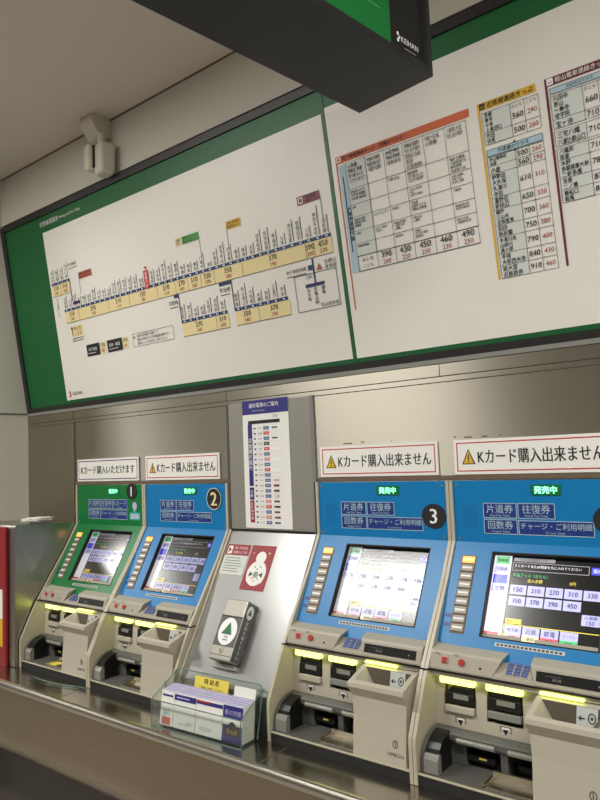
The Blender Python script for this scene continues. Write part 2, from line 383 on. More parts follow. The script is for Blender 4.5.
# inset of the tram line
p.border(BF, 2.798, .445, 3.16, .695, .004, 'ink_soft')
p.line(BF, 2.975, .79, 2.975, .61, .012, 'navy'); p.rect(BF, 2.89, .602, 3.05, .626, 'navy'); p.rect(BF, 2.93, .715, 2.965, .75, 'navy')
p.text(BF, '地下鉄東西線', 2.73, .72, 2.92, .748, 'ink'); p.line(BF, 2.74, .702, 2.91, .702, .005, 'ink_soft')
p.add([BF(3.0, .705, .003), BF(3.05, .705, .003), BF(3.025, .75, .003)], [(0, 1, 2)], 'flag_red')
p.text(BF, '比叡山', 3.07, .735, 3.17, .765, 'ink'); p.text(BF, '坂本線', 3.07, .7, 3.17, .73, 'ink')
for x, t in ((2.91, '浜大津'), (2.97, '京阪山科'), (3.035, '御陵')): p.vtext(BF, t, x, .6, .03, 'ink', up=False)
p.text(BF, '三条', 2.9, .655, 2.955, .69, 'ink'); p.text(BF, '石山坂本線', 3.0, .455, 3.15, .485, 'ink')
p.build('route_chart', fb)
# ---- orange table
p = MB()
p.rect(BF, 3.265, 1.337, 4.196, 1.383, 'orange'); p.rect(BF, 3.265, .391, 3.273, 1.34, 'orange')
p.border(BF, 3.272, 1.345, 3.305, 1.376, .006, 'white'); p.text(BF, '地下鉄線連絡きっぷ（京橋のりかえ）', 3.315, 1.345, 3.78, 1.376, 'ink', bold=.01, al='l')
p.rect(BF, 3.285, .627, 3.338, 1.325, 'cell_blue'); p.rect(BF, 3.303, .76, 3.312, 1.25, 'navy', .002); p.vtext(BF, '大阪市営地下鉄', 3.326, .83, .032, 'ink')
cols = [3.338, 3.485, 3.62, 3.755, 3.895, 4.035, 4.17]; ctop = [3.338, 3.512, 3.645, 3.782, 3.925, 4.06, 4.197]
rows = [1.325, 1.155, 1.055, .975, .885, .805, .725, .628]
p.rect(BF, 3.338, .725, 3.485, 1.325, 'cell_grey')
for c in cols: p.line(BF, c, .628, c, 1.325, .0025, 'ink_soft')
for q in rows: p.line(BF, 3.338, q, 4.17, q, .0025 if q not in (.725, .628) else .005, 'ink_soft')
stn = ['大阪城北詰 桜ノ宮', '天満 大阪 福島', '西梅田 肥後橋 本町', '四つ橋 なんば', '大国町 花園町', '岸里 玉出', '梅田 淀屋橋', '心斎橋', '天王寺 昭和町', '西田辺 長居', 'あびこ 北花田', '新金岡 なかもず', '東梅田 南森町', '天満橋 谷町四丁目', '谷町六丁目', '喜連瓜破 出戸', '八尾南 大日', '守口 太子橋今市', '都島', '中崎町', '阿波座 九条', '弁天町', '朝潮橋 大阪港', 'コスモスクエア', '深江橋 高井田', '長田', '鶴見緑地', '門真南']
ri = random.Random(4)
fill_n = [[4, 3, 3, 5, 2, 2], [3, 0, 1, 3, 0, 4], [1, 0, 0, 3, 0, 3], [3, 1, 1, 3, 0, 1], [1, 2, 3, 2, 0, 2], [1, 0, 1, 3, 0, 2]]
for k in range(6):
    for j in range(6):
        for q in range(fill_n[k][j]):
            h = (rows[k]-rows[k+1]-.012)/max(4 if k else 5, fill_n[k][j])
            y = rows[k]-.008-(q+1)*h
            nm = ri.choice(stn)[:7]; em = min(h*.95, .029); p.htext(BF, nm, cols[j]+.012, y, em, 'ink', bold=.012, kx=min(.85, (cols[j+1]-cols[j]-.024)/(em*len(nm))))
p.text(BF, 'おとな', 3.37, .685, 3.455, .71, 'ink'); p.text(BF, 'こども', 3.37, .645, 3.455, .668, 'ink_red')
for j, (a, c) in enumerate((('390', '200'), ('430', '220'), ('450', '230'), ('460', '230'), ('490', '250'))):
    xm = (cols[j+1]+cols[j+2])/2; p.text(BF, a, xm-.045, .68, xm+.045, .717, 'ink', bold=.015); p.text(BF, c, xm-.035, .64, xm+.035, .668, 'ink_red')
p.build('fare_table', fb, label='orange headed connecting fare table')
# ---- yellow and maroon tables
def table(x0, x1, colr, title, blocks, headers, s_end, has_child=True):
    p = MB()
    p.rect(BF, x0, 1.342, x1, 1.384, colr); p.rect(BF, x0, .4, x0+.013, 1.345, colr)
    dark = colr == 'maroon'
    p.border(BF, x0+.012, 1.347, x0+.045, 1.38, .008, 'white' if dark else 'ink')
    p.rect(BF, x0+.022, 1.36, x0+.035, 1.372, 'white' if dark else 'ink', .002)
    p.text(BF, title, x0+.055, 1.347, x1-.012, 1.379, 'paper' if dark else 'ink', bold=.012, al='l')
    gx, px, cx, ex = x0+.022, x0+.182, x0+.26, x1+.008
    for h0, h1, t in headers:
        p.rect(BF, gx, h0, ex, h1, 'cell_blue'); p.border(BF, gx, h0, ex, h1, .003, 'ink_soft'); p.text(BF, t, gx+.04, h0+.008, ex-.05, h1-.006, 'ink')
    for blk in blocks:
        top = blk[0]; y = top
        head = blk[1]
        if head:
            p.text(BF, 'おとな', px+.01, top-.03, cx-.01, top-.008, 'ink'); p.text(BF, 'こども', cx+.01, top-.03, ex-.01, top-.008, 'ink_red')
        for h, names, a, c in blk[2]:
            p.rect(BF, gx, y-h, px, y, 'cell_grey')
            p.line(BF, gx, y-h, ex, y-h, .0022, 'ink_soft'); p.line(BF, gx, y, ex, y, .0022, 'ink_soft')
            ns = names.split(); e = min(.034, (h-.004)/len(ns))
            for q, nm in enumerate(ns): p.htext(BF, nm, gx+.012, y-.002-(q+1)*(h-.004)/len(ns), e, 'ink', kx=min(.85, .14/(e*len(nm))))
            if a:
                ya = y-h/2-(.012 if head and y == top else 0)
                p.text(BF, a, px+.006, ya-.0145, cx-.004, ya+.0145, 'ink', bold=.015); p.text(BF, c, cx+.01, ya-.0125, ex-.008, ya+.0125, 'ink_red')
            y -= h
        for xv in (gx, px, cx, ex): p.line(BF, xv, y, xv, top, .0025, 'ink_soft')
    return p
yb1 = (1.326, True, [(.115, '京都 東寺 十条 上鳥羽口', '560', '290'), (.062, '竹田 伏見', '500', '260')])
yb2 = (1.077, False, [(.05, '桃山御陵前 向島', '500', '260'), (.044, '小倉', '560', '290'), (.13, '伊勢田 大久保 久津川 寺田', '610', '310'), (.068, '富野荘 新田辺', '650', '330'), (.088, '興戸 三山木 近鉄宮津', '700', '360'), (.068, '狛田 新祝園', '750', '380'), (.09, '木津川台 山田川 高の原', '790', '400'), (.068, '平城 大和西大寺', '840', '430'), (.07, '新大宮 近鉄奈良', '910', '460')])
p = table(4.248, 4.578, 'yellow', '近鉄線連絡きっぷ', [yb1, yb2], [(1.082, 1.12, '丹波橋のりかえ')], .4)
for b_ in (1.12, 1.082): p.add([BF(4.425, b_, .004), BF(4.441, b_, .004), BF(4.433, b_+.012 if b_ == 1.12 else b_-.012, .004)], [(0, 1, 2)], 'ink')
p.build('fare_table', fb, label='yellow headed connecting fare table')
mb1 = (1.286, True, [(.125, '元田中 茶山 一乗寺 修学院', '660', '340'), (.045, '宝ヶ池', '710', '360')])
mb2 = (1.102, False, [(.08, '三宅八幡 八瀬比叡山口', '710', '360')])
mb3 = (1.01, False, [(.062, '八幡前 岩倉', '710', '360'), (.095, '木野 京都精華大前 二軒茶屋', '780', '400'), (.062, '市原 二ノ瀬', '830', '420'), (.062, '貴船口 鞍馬', '850', '430')])
table(4.626, 4.956, 'maroon', '叡山電車連絡きっぷ', [mb1, mb2, mb3], [(1.296, 1.328, '出町柳のりかえ')], .4).build('fare_table', fb, label='maroon headed connecting fare table')

# ================================================================ TICKET MACHINES
S30 = math.radians(30)
def slope_frame(x): return Fr((x, 0, -.358), (1, 0, 0), (0, math.sin(S30), math.cos(S30)))   # b runs from 0 (kink) down to negative
SIDE = [(.0, .0), (-.022, .0), (-.022, -.352), (-.135, -.548), (-.33, -.835), (-.425, -.978), (-.462, -1.037), (-.588, -1.287), (-.592, -1.325), (-.592, -1.519), (.0, -1.519)]
class DimMB(MB):
    def m(s, n): return MB.m(s, n+'_dim' if n+'_dim' in MATS else n)
def screen_ui(fr, dim):
    q = DimMB() if dim else MB()
    R = lambda a0, s0, a1, s1, m, cc=.001: q.rect(fr, a0, -s1, a1, -s0, m, cc)
    R(.262, .062, .362, .535, 'ui_white')
    R(.275, .07, .352, .112, 'ui_green', .002); R(.272, .12, .352, .165, 'ui_lav', .002); R(.27, .172, .352, .225, 'ui_blue', .002); R(.268, .23, .35, .27, 'ui_lav', .002); R(.262, .49, .345, .535, 'ui_red', .002)
    for s_, t in ((.09, '乗車券'), (.14, '回数券'), (.25, '定期')): q.text(fr, t, .285, -s_-.014, .345, -s_+.012, 'ui_ink', .004)
    R(.375, .07, .6, .09, 'ui_grey'); q.text(fr, 'ただいま発売中です', .38, -.088, .59, -.072, 'ui_ink', .004)
    q.border(fr, .372, -.145, .78, -.096, .004, 'ui_grey', .001); q.text(fr, 'ＩＣカードまたは現金を先に入れてください', .385, -.128, .74, -.106, 'ui_white', .003)
    R(.79, .1, .855, .14, 'ui_blue'); q.text(fr, '案内', .8, -.132, .845, -.108, 'ui_white', .004)
    q.text(fr, '普通きっぷ（おとな）', .38, -.18, .57, -.16, 'ui_green', .003); q.text(fr, '投入金額', .46, -.207, .55, -.188, 'ui_yel', .003); q.text(fr, '0円', .68, -.207, .725, -.188, 'ui_yel', .003)
    fares = ['150', '210', '270', '310', '330', '350', '370', '390', '450']
    for k, t in enumerate(fares):
        j, i = divmod(k, 5); a = .375+i*.0965; s_ = .225+j*.062
        R(a, s_, a+.089, s_+.052, 'ui_lav'); q.text(fr, t, a+.02, -s_-.042, a+.07, -s_-.01, 'ui_ink', .004, bold=.02)
    R(.762, .35, .852, .405, 'ui_lav'); q.text(fr, '入場券', .77, -.374, .845, -.354, 'ui_ink', .004); q.text(fr, '150', .785, -.401, .83, -.38, 'ui_ink', .004)
    R(.375, .41, .46, .436, 'ui_yel'); q.text(fr, '乗継きっぷ', .38, -.432, .455, -.414, 'ui_ink', .004)
    q.border(fr, .368, -.532, .858, -.44, .004, 'ui_yel', .001)
    for k, (t, m) in enumerate((('地下鉄', 'ui_pink'), ('近鉄', 'ui_cream'), ('叡電', 'ui_red'), ('ケーブル', 'ui_green'))):
        a = .375+k*.0965; R(a, .446, a+.089, .525, 'ui_lav'); R(a, .49, a+.089, .525, m, .002); q.text(fr, t, a+.015, -.482, a+.075, -.455, 'ui_ink', .004); q.text(fr, '連絡', a+.025, -.517, a+.065, -.497, 'ui_ink', .005)
    return q

def machine(x, num, body, label, badge, group='ticket machines along the counter'):
    t = thing('ticket_machine', (x+.5, -.3, -1.52), label, 'ticket machine', group)
    P = lambda: MB()
    up = Fr((x, -.012, 0), (1, 0, 0), (0, 0, 1)); sl = slope_frame(x)
    # body behind the front
    P().prism([(-.001, -.004), (-.001, -.5), (-.12, -.85), (-.27, -1.0), (-.27, -1.515), (-.0005, -1.515)], x+.03, x+.97, 'grey_dark').build('cabinet', t)
    for x0, x1 in ((x+.002, x+.022), (x+.978, x+.998)): P().prism(SIDE, x0, x1, 'beige_trim').build('side_panel', t, .003)
    # front panel: upright part, kink and sloping part with the screen opening and a bowed lower edge
    q = P(); q.box(x+.022, x+.978, -.012, -.001, -.361, -.003, body)
    N = 20; bot = lambda a: -.578-.07*(1-(2*a-1)**2)
    a_ = [.022+.956*i/N for i in range(N+1)]
    sx0, sx1, sy0, sy1 = .257, .868, -.055, -.535
    q.fprism(sl, [(.022, 0), (.978, 0), (.978, sy0), (.022, sy0)], 0, .012, body)
    q.fprism(sl, [(.022, sy0), (sx0, sy0), (sx0, sy1), (.022, sy1)], 0, .012, body).fprism(sl, [(sx1, sy0), (.978, sy0), (.978, sy1), (sx1, sy1)], 0, .012, body)
    q.fprism(sl, [(.022, sy1), (.978, sy1)] + [(a, bot(a)) for a in a_[::-1]], 0, .012, body)
    q.build('front_panel', t)
    for a, s_ in ((.045, -.03), (.955, -.03), (.05, -.335), (.95, -.335)): P().disc(up, a, s_, .007, .007, 0, .004, 'chrome', 10).build('screw', t)
    # screen
    q = P(); q.fbox(sl, sx0, sy1, sx1, sy0, -.035, -.022, 'screen_glass'); scr = q.build('screen', t)
    q = P()
    for a0, b0, a1, b1 in ((sx0, sy1, sx0+.006, sy0), (sx1-.006, sy1, sx1, sy0), (sx0, sy0-.008, sx1, sy0), (sx0, sy1, sx1, sy1+.006)): q.fbox(sl, a0, b0, a1, b1, -.03, .014, 'black_matte')
    q.build('bezel', t)
    fui = Fr(sl(0, 0, -.0215), sl.r, sl.u); screen_ui(fui, num != '4').build('screen_picture', scr)
    # sale lamp
    lo = P().fbox(up, .49, -.086, .652, -.028, 0, .005, 'lamp_back').build('sale_lamp', t, label='lit green sale lamp')
    P().text(up, '発売中', .507, -.077, .635, -.037, 'lamp_led', .007, bold=.025).build('lamp_lettering', lo)
    # product stickers
    q = P()
    def stick(a0, b0, a1, b1, tx, en):
        q.rect(up, a0, b0, a1, b1, 'sticker_navy', .0015); q.border(up, a0, b0, a1, b1, .004, 'cell_blue', .0025)
        q.text(up, tx, a0+.012, b0+.028, a1-.012, b1-.008, 'cell_blue', .003, bold=.01); q.text(up, en, a0+.03, b0+.006, a1-.03, b0+.022, 'cell_blue', .003)
    if num == '1':
        stick(.19, -.215, .37, -.13, '片道券', 'One-Way Ticket'); stick(.375, -.215, .555, -.13, '往復券', 'Round Trip Ticket'); stick(.56, -.215, .765, -.13, 'Kカード', 'K Card')
        stick(.19, -.305, .375, -.22, '回数券', 'Coupon Ticket'); stick(.38, -.305, .765, -.22, 'チャージ・ご利用明細', 'IC card charge')
        q.rect(up, .795, -.305, .94, -.24, 'teal', .002); q.rect(up, .845, -.24, .89, -.19, 'teal', .002); q.oval(up, .868, -.185, .03, .035, 'lilac', .003); q.rect(up, .81, -.295, .925, -.25, 'cell_blue', .003)
    else:
        stick(.205, -.215, .402, -.13, '片道券', 'One-Way Ticket'); stick(.409, -.215, .614, -.13, '往復券', 'Round Trip Ticket')
        stick(.205, -.304, .402, -.221, '回数券', 'Coupon Ticket'); stick(.408, -.304, .812, -.224, 'チャージ・ご利用明細', 'IC card charge')
    q.build('product_sticker', t)
    q = P()
    for i in range(6 if num in '34' else 0):
        for j in range(8): q.oval(up, .085+i*.015, -.15-j*.017, .003, .0035, 'sticker_navy', .0015, 6)
    if q.v: q.build('speaker_grille', t)
    # number badge
    ba, bb, ra, rb = badge
    bo = P().disc(up, ba, bb, ra, rb, .0, .006, 'black_matte')
    if num == '2': bo.ring(up, ba, bb, ra, rb, .006, 'cell_grey', .0075)
    bo = bo.build('number_badge', t)
    P().text(up, num, ba-ra*.5, bb-rb*.6, ba+ra*.5, bb+rb*.6, 'cream' if num == '2' else 'white', .008, bold=.035 if num == '2' else .02).build('numeral', bo)
    # column of select buttons
    P().fbox(sl, .082, -.535, .169, -.087, .012, .0135, 'button_frame').build('button_frame', t)
    for k in range(9):
        s_ = .093+k*.0488; k0 = 'lamp_on' if k == 0 else 'button_face'
        q = P().fbox(sl, .088, -s_-.04, .163, -s_, .0135, .019, k0)
        q.rect(sl, .096, -s_-.024, .155, -s_-.014, 'white' if k else 'ui_yel', .0195)
        q.build('select_button', t, .003)
    q = P()
    for s_ in (.43, .48): q.rect(sl, .042, -s_-.02, .08, -s_, 'sticker_navy', .0135)
    q.build('button_label', t)
    q = P().rect(sl, .35, -.572, .71, -.553, 'cell_grey', .0135)
    for k in range(16): q.rect(sl, .36+k*.0215, -.568, .36+k*.0215+.015, -.557, 'ink_soft', .0145)
    q.build('label_strip', t)
    # grey hood under the blue panel
    q = P(); q.prism([(-.26, -.845), (-.318, -.905), (-.402, -.962), (-.408, -.985), (-.2, -.985), (-.2, -.845)], x+.022, x+.978, 'hood')
    L0 = [(-.24, -.80), (-.30, -.866), (-.372, -.888), (-.382, -.90), (-.409, -.976), (-.25, -.976)]
    n_ = len(L0)
    def pod(a0, a1, b0, b1):       # outline with slanted ends: a0/b0 at the foot, a1/b1 at the top
        zl, zh = -.976, -.80
        fx = lambda lo, hi, z: x+lo+(hi-lo)*(z-zl)/(zh-zl)
        vs = [(fx(a0, a1, z), y, z) for y, z in L0]+[(fx(b0, b1, z), y, z) for y, z in L0]
        q.add(vs, [(i, (i+1) % n_, n_+(i+1) % n_, n_+i) for i in range(n_)]+[list(range(n_))[::-1], list(range(n_, 2*n_))], 'hood')
    pod(.022, .022, .375, .47); pod(.59, .54, .965, .978)
    q.build('hood', t, .004)
    P().box(x+.001, x+.999, -.4125, -.3, -.989, -.979, 'black').box(x+.001, x+.024, -.431, -.4, -.989, -.979, 'black').box(x+.976, x+.999, -.431, -.4, -.989, -.979, 'black').build('seam', t)
    pf = Fr((x, -.4095, -.976), (1, 0, 0), (0, .345, .975))
    P().fbox(pf, .09, .034, .128, .068, 0, .006, 'tag_pink').fbox(pf, .096, .038, .122, .064, .006, .012, 'call_red').build('call_button', t, .002)
    P().disc(pf, .207, .05, .017, .017, 0, .012, 'call_red', 18).build('call_button', t, .002)
    q = P(); q.disc(pf, .31, .035, .006, .006, 0, .002, 'black', 10); q.text(pf, '呼出', .05, .072, .085, .086, 'ink_soft', .002); q.text(pf, '取消', .15, .076, .2, .088, 'ink_soft', .002)
    q.build('button_caption', t)
    kf = Fr((x+.5, -.36, -.9335), (1, 0, 0), (0, .827, .56))
    kp = P().fbox(kf, -.075, -.045, .075, .045, -.004, .004, 'hood').build('keypad', t)
    for i in range(3):
        for j in range(4): P().fbox(kf, -.058+i*.04, -.038+j*.0195, -.028+i*.04, -.024+j*.0195, .004, .010, 'key_blue').build('key', kp)
    dp = P().fbox(pf, .600, .022, .936, .069, -.004, .003, 'black').build('display', t)
    P().rect(pf, .645, .05, .72, .054, 'ink_soft', .0035).text(pf, '88-88', .665, .032, .735, .045, 'grey_light', .0035).rect(pf, .89, .038, .897, .046, 'grey_light', .0035).build('display_marks', dp)
    # recess: back, niches and light tubes
    bf = Fr((x, -.345, -1.0), (1, 0, 0), (0, .08, 1))
    q = P()
    for a0, b0, a1, b1 in ((.022, -.29, .075, .02), (.255, -.29, .315, .02), (.505, -.29, .62, .02), (.075, -.04, .255, .02), (.315, -.04, .505, .02), (.075, -.29, .255, -.205), (.315, -.29, .505, -.215)): q.fbox(bf, a0, b0, a1, b1, -.02, 0, 'beige')
    q.fbox(bf, .075, -.205, .255, -.04, -.06, -.04, 'beige').fbox(bf, .315, -.215, .505, -.04, -.06, -.04, 'grey_dark')
    q.build('recess_panel', t)
    for k, (a0, a1, z1) in enumerate(((.085, .25, -.10), (.325, .5, -.09))):
        so = P().fbox(bf, a0, z1-.055, a1, z1, -.045, .012, 'black').fprism(bf, [(a0+.01, z1), (a1, z1), (a1-.02, z1+.03), (a0+.035, z1+.03)], -.045, .004, 'black').build('ticket_slot', t, .004)
        P().fbox(bf, a0+.05, z1-.03, a1-.03, z1-.006, .012, .017, 'grey_light').build('slot_plate', so)
        P().fbox(bf, a0, z1-.1, a1, z1-.065, -.045, .02, 'beige' if k == 0 else 'grey_light').build('slot_lip', so, .004)
        q = P(); am = (a0+a1)/2; q.rect(bf, am-.02, -.255, am+.02, -.225, 'white'); q.add([bf(am-.018, -.235, .003), bf(am+.018, -.235, .003), bf(am, -.262, .003)][::-1], [(0, 1, 2)], 'ink'); q.border(bf, am-.03, -.25, am+.03, -.222, .003, 'ink_soft'); q.build('slot_symbol', so)
    P().box(x+.62, x+.83, -.432, -.408, -1.008, -.994, 'tube_on').build('light_tube', t, .006)
    for a0, a1 in ((.065, .262), (.325, .515)):
        P().box(x+a0, x+a1, -.385, -.35, -1.054, -1.018, 'tube_on').build('light_tube', t, .008)
    P().box(x+.022, x+.97, -.40, -.33, -1.012, -.985, 'beige').build('light_rail', t)
    # banknote unit
    q = P(); arc = lambda y0, z0, ry, rz: [(y0-ry*math.sin(k*math.pi/12), z0+rz*math.cos(k*math.pi/12)) for k in range(7)]
    q.prism([(-.30, -1.275), (-.395, -1.275), (-.42, -1.295), (-.42, -1.325), (-.40, -1.345), (-.30, -1.345)], x+.03, x+.62, 'grey_mod')
    q.box(x+.03, x+.2, -.385, -.3, -1.455, -1.345, 'grey_mod').box(x+.39, x+.43, -.4, -.3, -1.455, -1.345, 'grey_mod').box(x+.2, x+.62, -.33, -.3, -1.455, -1.345, 'black_matte')
    bu = q.build('banknote_unit', t, .004)
    for a0, a1 in ((.17, .375), (.445, .62)):
        P().cyl((x+a0, -.425, -1.318), (x+a1, -.425, -1.318), .014, 'grey_light', 12).build('roller_bar', bu)
        P().box(x+a0+.03, x+min(a1-.02, .6), -.385, -.33, -1.42, -1.385, 'black').build('note_mouth', bu, .006)
    P().box(x+.27, x+.31, -.388, -.386, -1.402, -1.392, 'yellow_label').build('arrow_label', bu)
    q = P(); prof = [(-.40, -1.455), (-.40, -1.275)] + arc(-.40, -1.41, .165, .135)[1:] + [(-.565, -1.455)]
    q.prism(prof, x+.03, x+.05, 'grey_mod')
    fp = [(-.405, -1.452), (-.405, -1.283)] + [(-.405-.145*math.sin(k*math.pi/12), -1.40+.117*math.cos(k*math.pi/12)) for k in range(1, 6)] + [(-.545, -1.452)]
    q.prism(fp, x+.05, x+.125, 'black'); q.prism([(-.568, -1.454), (-.568, -1.385), (-.553, -1.36), (-.53, -1.36), (-.53, -1.454)], x+.05, x+.13, 'grey_light')
    q.build('note_guide', bu, .004)
    P().box(x+.022, x+.62, -.578, -.3, -1.462, -1.455, 'grey_mod').build('tray_floor', t)
    q = P(); a0, a1, y0, y1, z0, z1 = x+.36, x+.6, -.555, -.42, -1.4545, -1.45
    q.box(a0, a1, y0, y1, z0-.002, z0, 'chrome')
    q.box(a0, a0+.012, y0, y1, z0, z1+.012, 'chrome').box(a0, a1, y1-.012, y1, z0, z1+.03, 'chrome').box(a0, a1, y0, y0+.01, z0, z1+.004, 'chrome').build('coin_tray', t, .003, label='shiny metal coin tray')
    # foot
    P().box(x+.022, x+.978, -.586, -.3, -1.466, -1.456, 'beige_trim').build('sill', t, .002)
    P().box(x+.022, x+.975, -.583, -.3, -1.5195, -1.466, 'black_matte').build('base_strip', t)
    # coin column with an open hopper on top
    cx0, cx1 = x+.605, x+.958
    front = [(-.425, -1.018), (-.585, -1.072), (-.588, -1.095), (-.575, -1.115), (-.552, -1.15), (-.556, -1.25), (-.577, -1.456)]
    q = P(); n_ = len(front)
    tap = lambda z: max(0, min(1, (-z-1.09)/.12))*.012
    lf = [(cx0+tap(z), y, z) for y, z in front]; rt = [(cx1-tap(z)*.8, y, z) for y, z in front]
    bl = [(cx0, -.31, z) for y, z in front]; br = [(cx1, -.31, z) for y, z in front]
    for i in range(1, n_-1): q.add([lf[i], rt[i], rt[i+1], lf[i+1]], [(0, 3, 2, 1)], 'beige')
    for i in range(n_-1):
        q.add([lf[i], lf[i+1], bl[i+1], bl[i]], [(0, 1, 2, 3)], 'beige'); q.add([rt[i], rt[i+1], br[i+1], br[i]], [(3, 2, 1, 0)], 'beige')
    A, B_, C_, D_ = Vector(lf[0]), Vector(rt[0]), Vector(rt[1]), Vector(lf[1])
    ia, ib, ic, id_ = [Vector(v) for v in ((cx0+.03, -.438, -1.022), (cx1-.03, -.438, -1.022), (cx1-.03, -.562, -1.061), (cx0+.03, -.562, -1.061))]
    for e in ((A, B_, ib, ia), (B_, C_, ic, ib), (C_, D_, id_, ic), (D_, A, ia, id_)): q.poly(e[::-1], 'beige')
    q.add([lf[0], rt[0], bl[0], br[0]], [(0, 1, 3, 2)], 'beige'); q.add([lf[-1], rt[-1], bl[-1], br[-1]], [(0, 1, 3, 2)], 'beige')
    col = q.build('coin_column', t)
    q = P(); xm = x+.77
    j = [Vector(v) for v in ((xm-.03, -.46, -1.19), (xm+.03, -.46, -1.19), (xm+.03, -.51, -1.19), (xm-.03, -.51, -1.19))]
    for e, m_ in (((ia, ib, j[1], j[0]), 'funnel_shade'), ((ib, ic, j[2], j[1]), 'funnel_shade'), ((ic, id_, j[3], j[2]), 'funnel_shade'), ((id_, ia, j[0], j[3]), 'beige')): q.poly(e[::-1], m_)  # shade put into the wall colours; left slope kept pale as the lit side
    q.poly(j[::-1], 'black')
    ho = q.build('coin_hopper', col)
    up_ = (ia+ib)/2-(j[0]+j[1])/2; hf = Fr(ib*.8+ia*.2-up_*.3-Vector((.02, .0, 0)), (1, 0, 0), up_)
    q = P().rect(hf, -.05, -.045, .045, .05, 'cell_grey', .004).ring(hf, .02, .005, .018, .024, .005, 'ink_soft', .006).oval(hf, .02, .005, .006, .008, 'ink_soft', .006, 10).line(hf, -.035, .0, -.012, .0, .006, 'ink_soft', .006)
    q.add([hf(-.042, 0, .006), hf(-.028, -.013, .006), hf(-.028, .013, .006)], [(0, 1, 2)], 'ink_soft').rect(hf, -.04, -.036, .038, -.03, 'ink_soft', .006).build('hopper_label', ho)
    cf = Fr((x, -.577, -1.456), (1, 0, 0), (0, (.577-.556)/.206, 1))
    q = P(); q.ring(cf, .885, .105, .017, .02, .004, 'ink_soft', .002).line(cf, .885, .092, .885, .118, .004, 'ink_soft', .002).text(cf, 'OMRON', .835, .04, .935, .062, 'ink_soft', .002).build('maker_mark', col)
    if num == '1': P().box(x+.33, x+.45, -.545, -.45, -1.4549, -1.452, 'yellow_label').build('floor_label', t)
    return t
G = 'ticket machines along the counter'
machine(0.0, '1', 'mgreen', 'green fronted ticket machine with number 1 badge at the far left of the row', 'x' and (.83, -.06, .07, .068))
machine(1.0, '2', 'blue', 'blue ticket machine with oval number 2 badge beside the green one', (.848, -.118, .082, .085))
machine(XP, '3', 'blue', 'blue ticket machine with round number 3 badge and white glare on its screen', (.888, -.212, .08, .073))
machine(XP+1, '4', 'blue', 'blue ticket machine at the right end with bright dark-background fare screen', (.888, -.212, .08, .073))

# ================================================================ FILLER PANEL BETWEEN MACHINES 2 AND 3
fp = thing('filler_panel', (2.42, -.3, -1.52), 'grey upright and sloping steel panel between the two pairs of ticket machines', 'panel')
MB().box(2.02, 2.815, -.008, .003, -.34, .596, 'panel_grey').build('upright_plate', fp, .003)
MB().box(2.0, 2.02, -.012, .003, -.345, .6, 'grey_dark').box(2.815, 2.824, -.012, .003, -.345, .6, 'grey_light').box(2.02, 2.815, -.012, .003, -.35, -.34, 'black_matte').build('edging', fp)
PS = Fr((2.0, 0, -.352), (1, 0, 0), (0, math.sin(S30), math.cos(S30)))
MB().fbox(PS, .022, -1.08, .82, 0, -.02, 0, 'steel_slope').build('sloping_plate', fp, .002)
yv, zv = PS(0, -1.08).y, PS(0, -1.08).z
MB().box(2.022, 2.82, yv, yv+.02, -1.519, zv, 'steel_slope').build('lower_plate', fp, .002)
for a0, a1, c1_, m_ in ((.002, .02, .012, 'beige_trim'), (.822, .84, .008, 'grey_dark')): MB().fbox(PS, a0, -1.08, a1, 0, -.03, c1_, m_).box(2+a0, 2+a1, yv-c1_, yv+.02, -1.519, zv, m_).build('edge_rail', fp)

# timetable poster
tp = thing('timetable_poster', (2.4, -.01, -.33), 'tall white last-train timetable with purple heading on the grey panel', 'poster')
TF = Fr((2.17, -.0085, -.328), (1, 0, 0), (.0, 0, 1))
MB().fbox(TF, .005, 0, .453, .935, 0, .004, 'paper').build('sheet', tp)
q = MB(); q.rect(TF, .005, .832, .453, .935, 'navy_hdr', .005); q.text(TF, '最終電車のご案内', .075, .876, .36, .918, 'white', .006, bold=.015); q.text(TF, 'Last train guide', .08, .848, .26, .866, 'cell_blue', .006)
q.build('heading', tp)
q = MB(); q.text(TF, '平日', .29, .797, .36, .818, 'ink', .005)
q.rect(TF, .06, .76, .37, .785, 'ink', .005)
q.rect(TF, .055, .305, .098, .76, 'navy_hdr', .005).rect(TF, .055, .205, .098, .295, 'navy_hdr', .005).rect(TF, .055, .01+.03, .098, .2, 'poster_red', .005)
q.vtext(TF, '淀屋橋方面行', .076, .42, .04, 'white', .006); q.vtext(TF, '出町柳方面', .076, .06, .026, 'white', .006); q.vtext(TF, '交野', .076, .22, .03, 'white', .006)
rt_ = random.Random(3); yy = .745; k = 0
tags = ['tag_blue', 'tag_red', 'tag_blue', 'ink_soft', 'tag_red', 'tag_blue', 'tag_pink', 'tag_blue', 'tag_red', 'tag_blue', 'tag_blue', 'tag_blue', 'tag_blue', 'tag_blue', 'tag_pink', 'tag_red', 'tag_blue', 'tag_pink', 'tag_blue']
while yy > .05:
    h = .038
    if k % 2 == 0: q.rect(TF, .105, yy-h, .37, yy, 'white', .0048)
    q.line(TF, .1, yy-h, .38, yy-h, .002, 'cell_grey', .0052)
    q.rect(TF, .115, yy-h*.65, .135, yy-h*.35, 'ink_soft', .005)
    q.text(TF, '%d:%02d' % (rt_.choice((22, 23, 0)), rt_.randrange(60)), .155, yy-h*.7, .195, yy-h*.3, 'ink' if k < 10 else 'ink_red', .0055)
    q.rect(TF, .21, yy-h*.82, .265, yy-h*.18, tags[k % len(tags)], .005); q.rect(TF, .222, yy-h*.55, .252, yy-h*.45, 'cell_grey', .0055)
    if k in (0, 2, 11, 12) or k > 13: q.rect(TF, .29, yy-h*.65, .345, yy-h*.35, 'ink_soft', .005)
    if k > 9: q.text(TF, rt_.choice(['三条', '樟葉', '淀', '枚方市', '中書島']), .29, yy-h*.8, .35, yy-h*.2, 'ink_red' if k % 3 else 'ink', .0056)
    yy -= h; k += 1
q.build('timetable', tp)

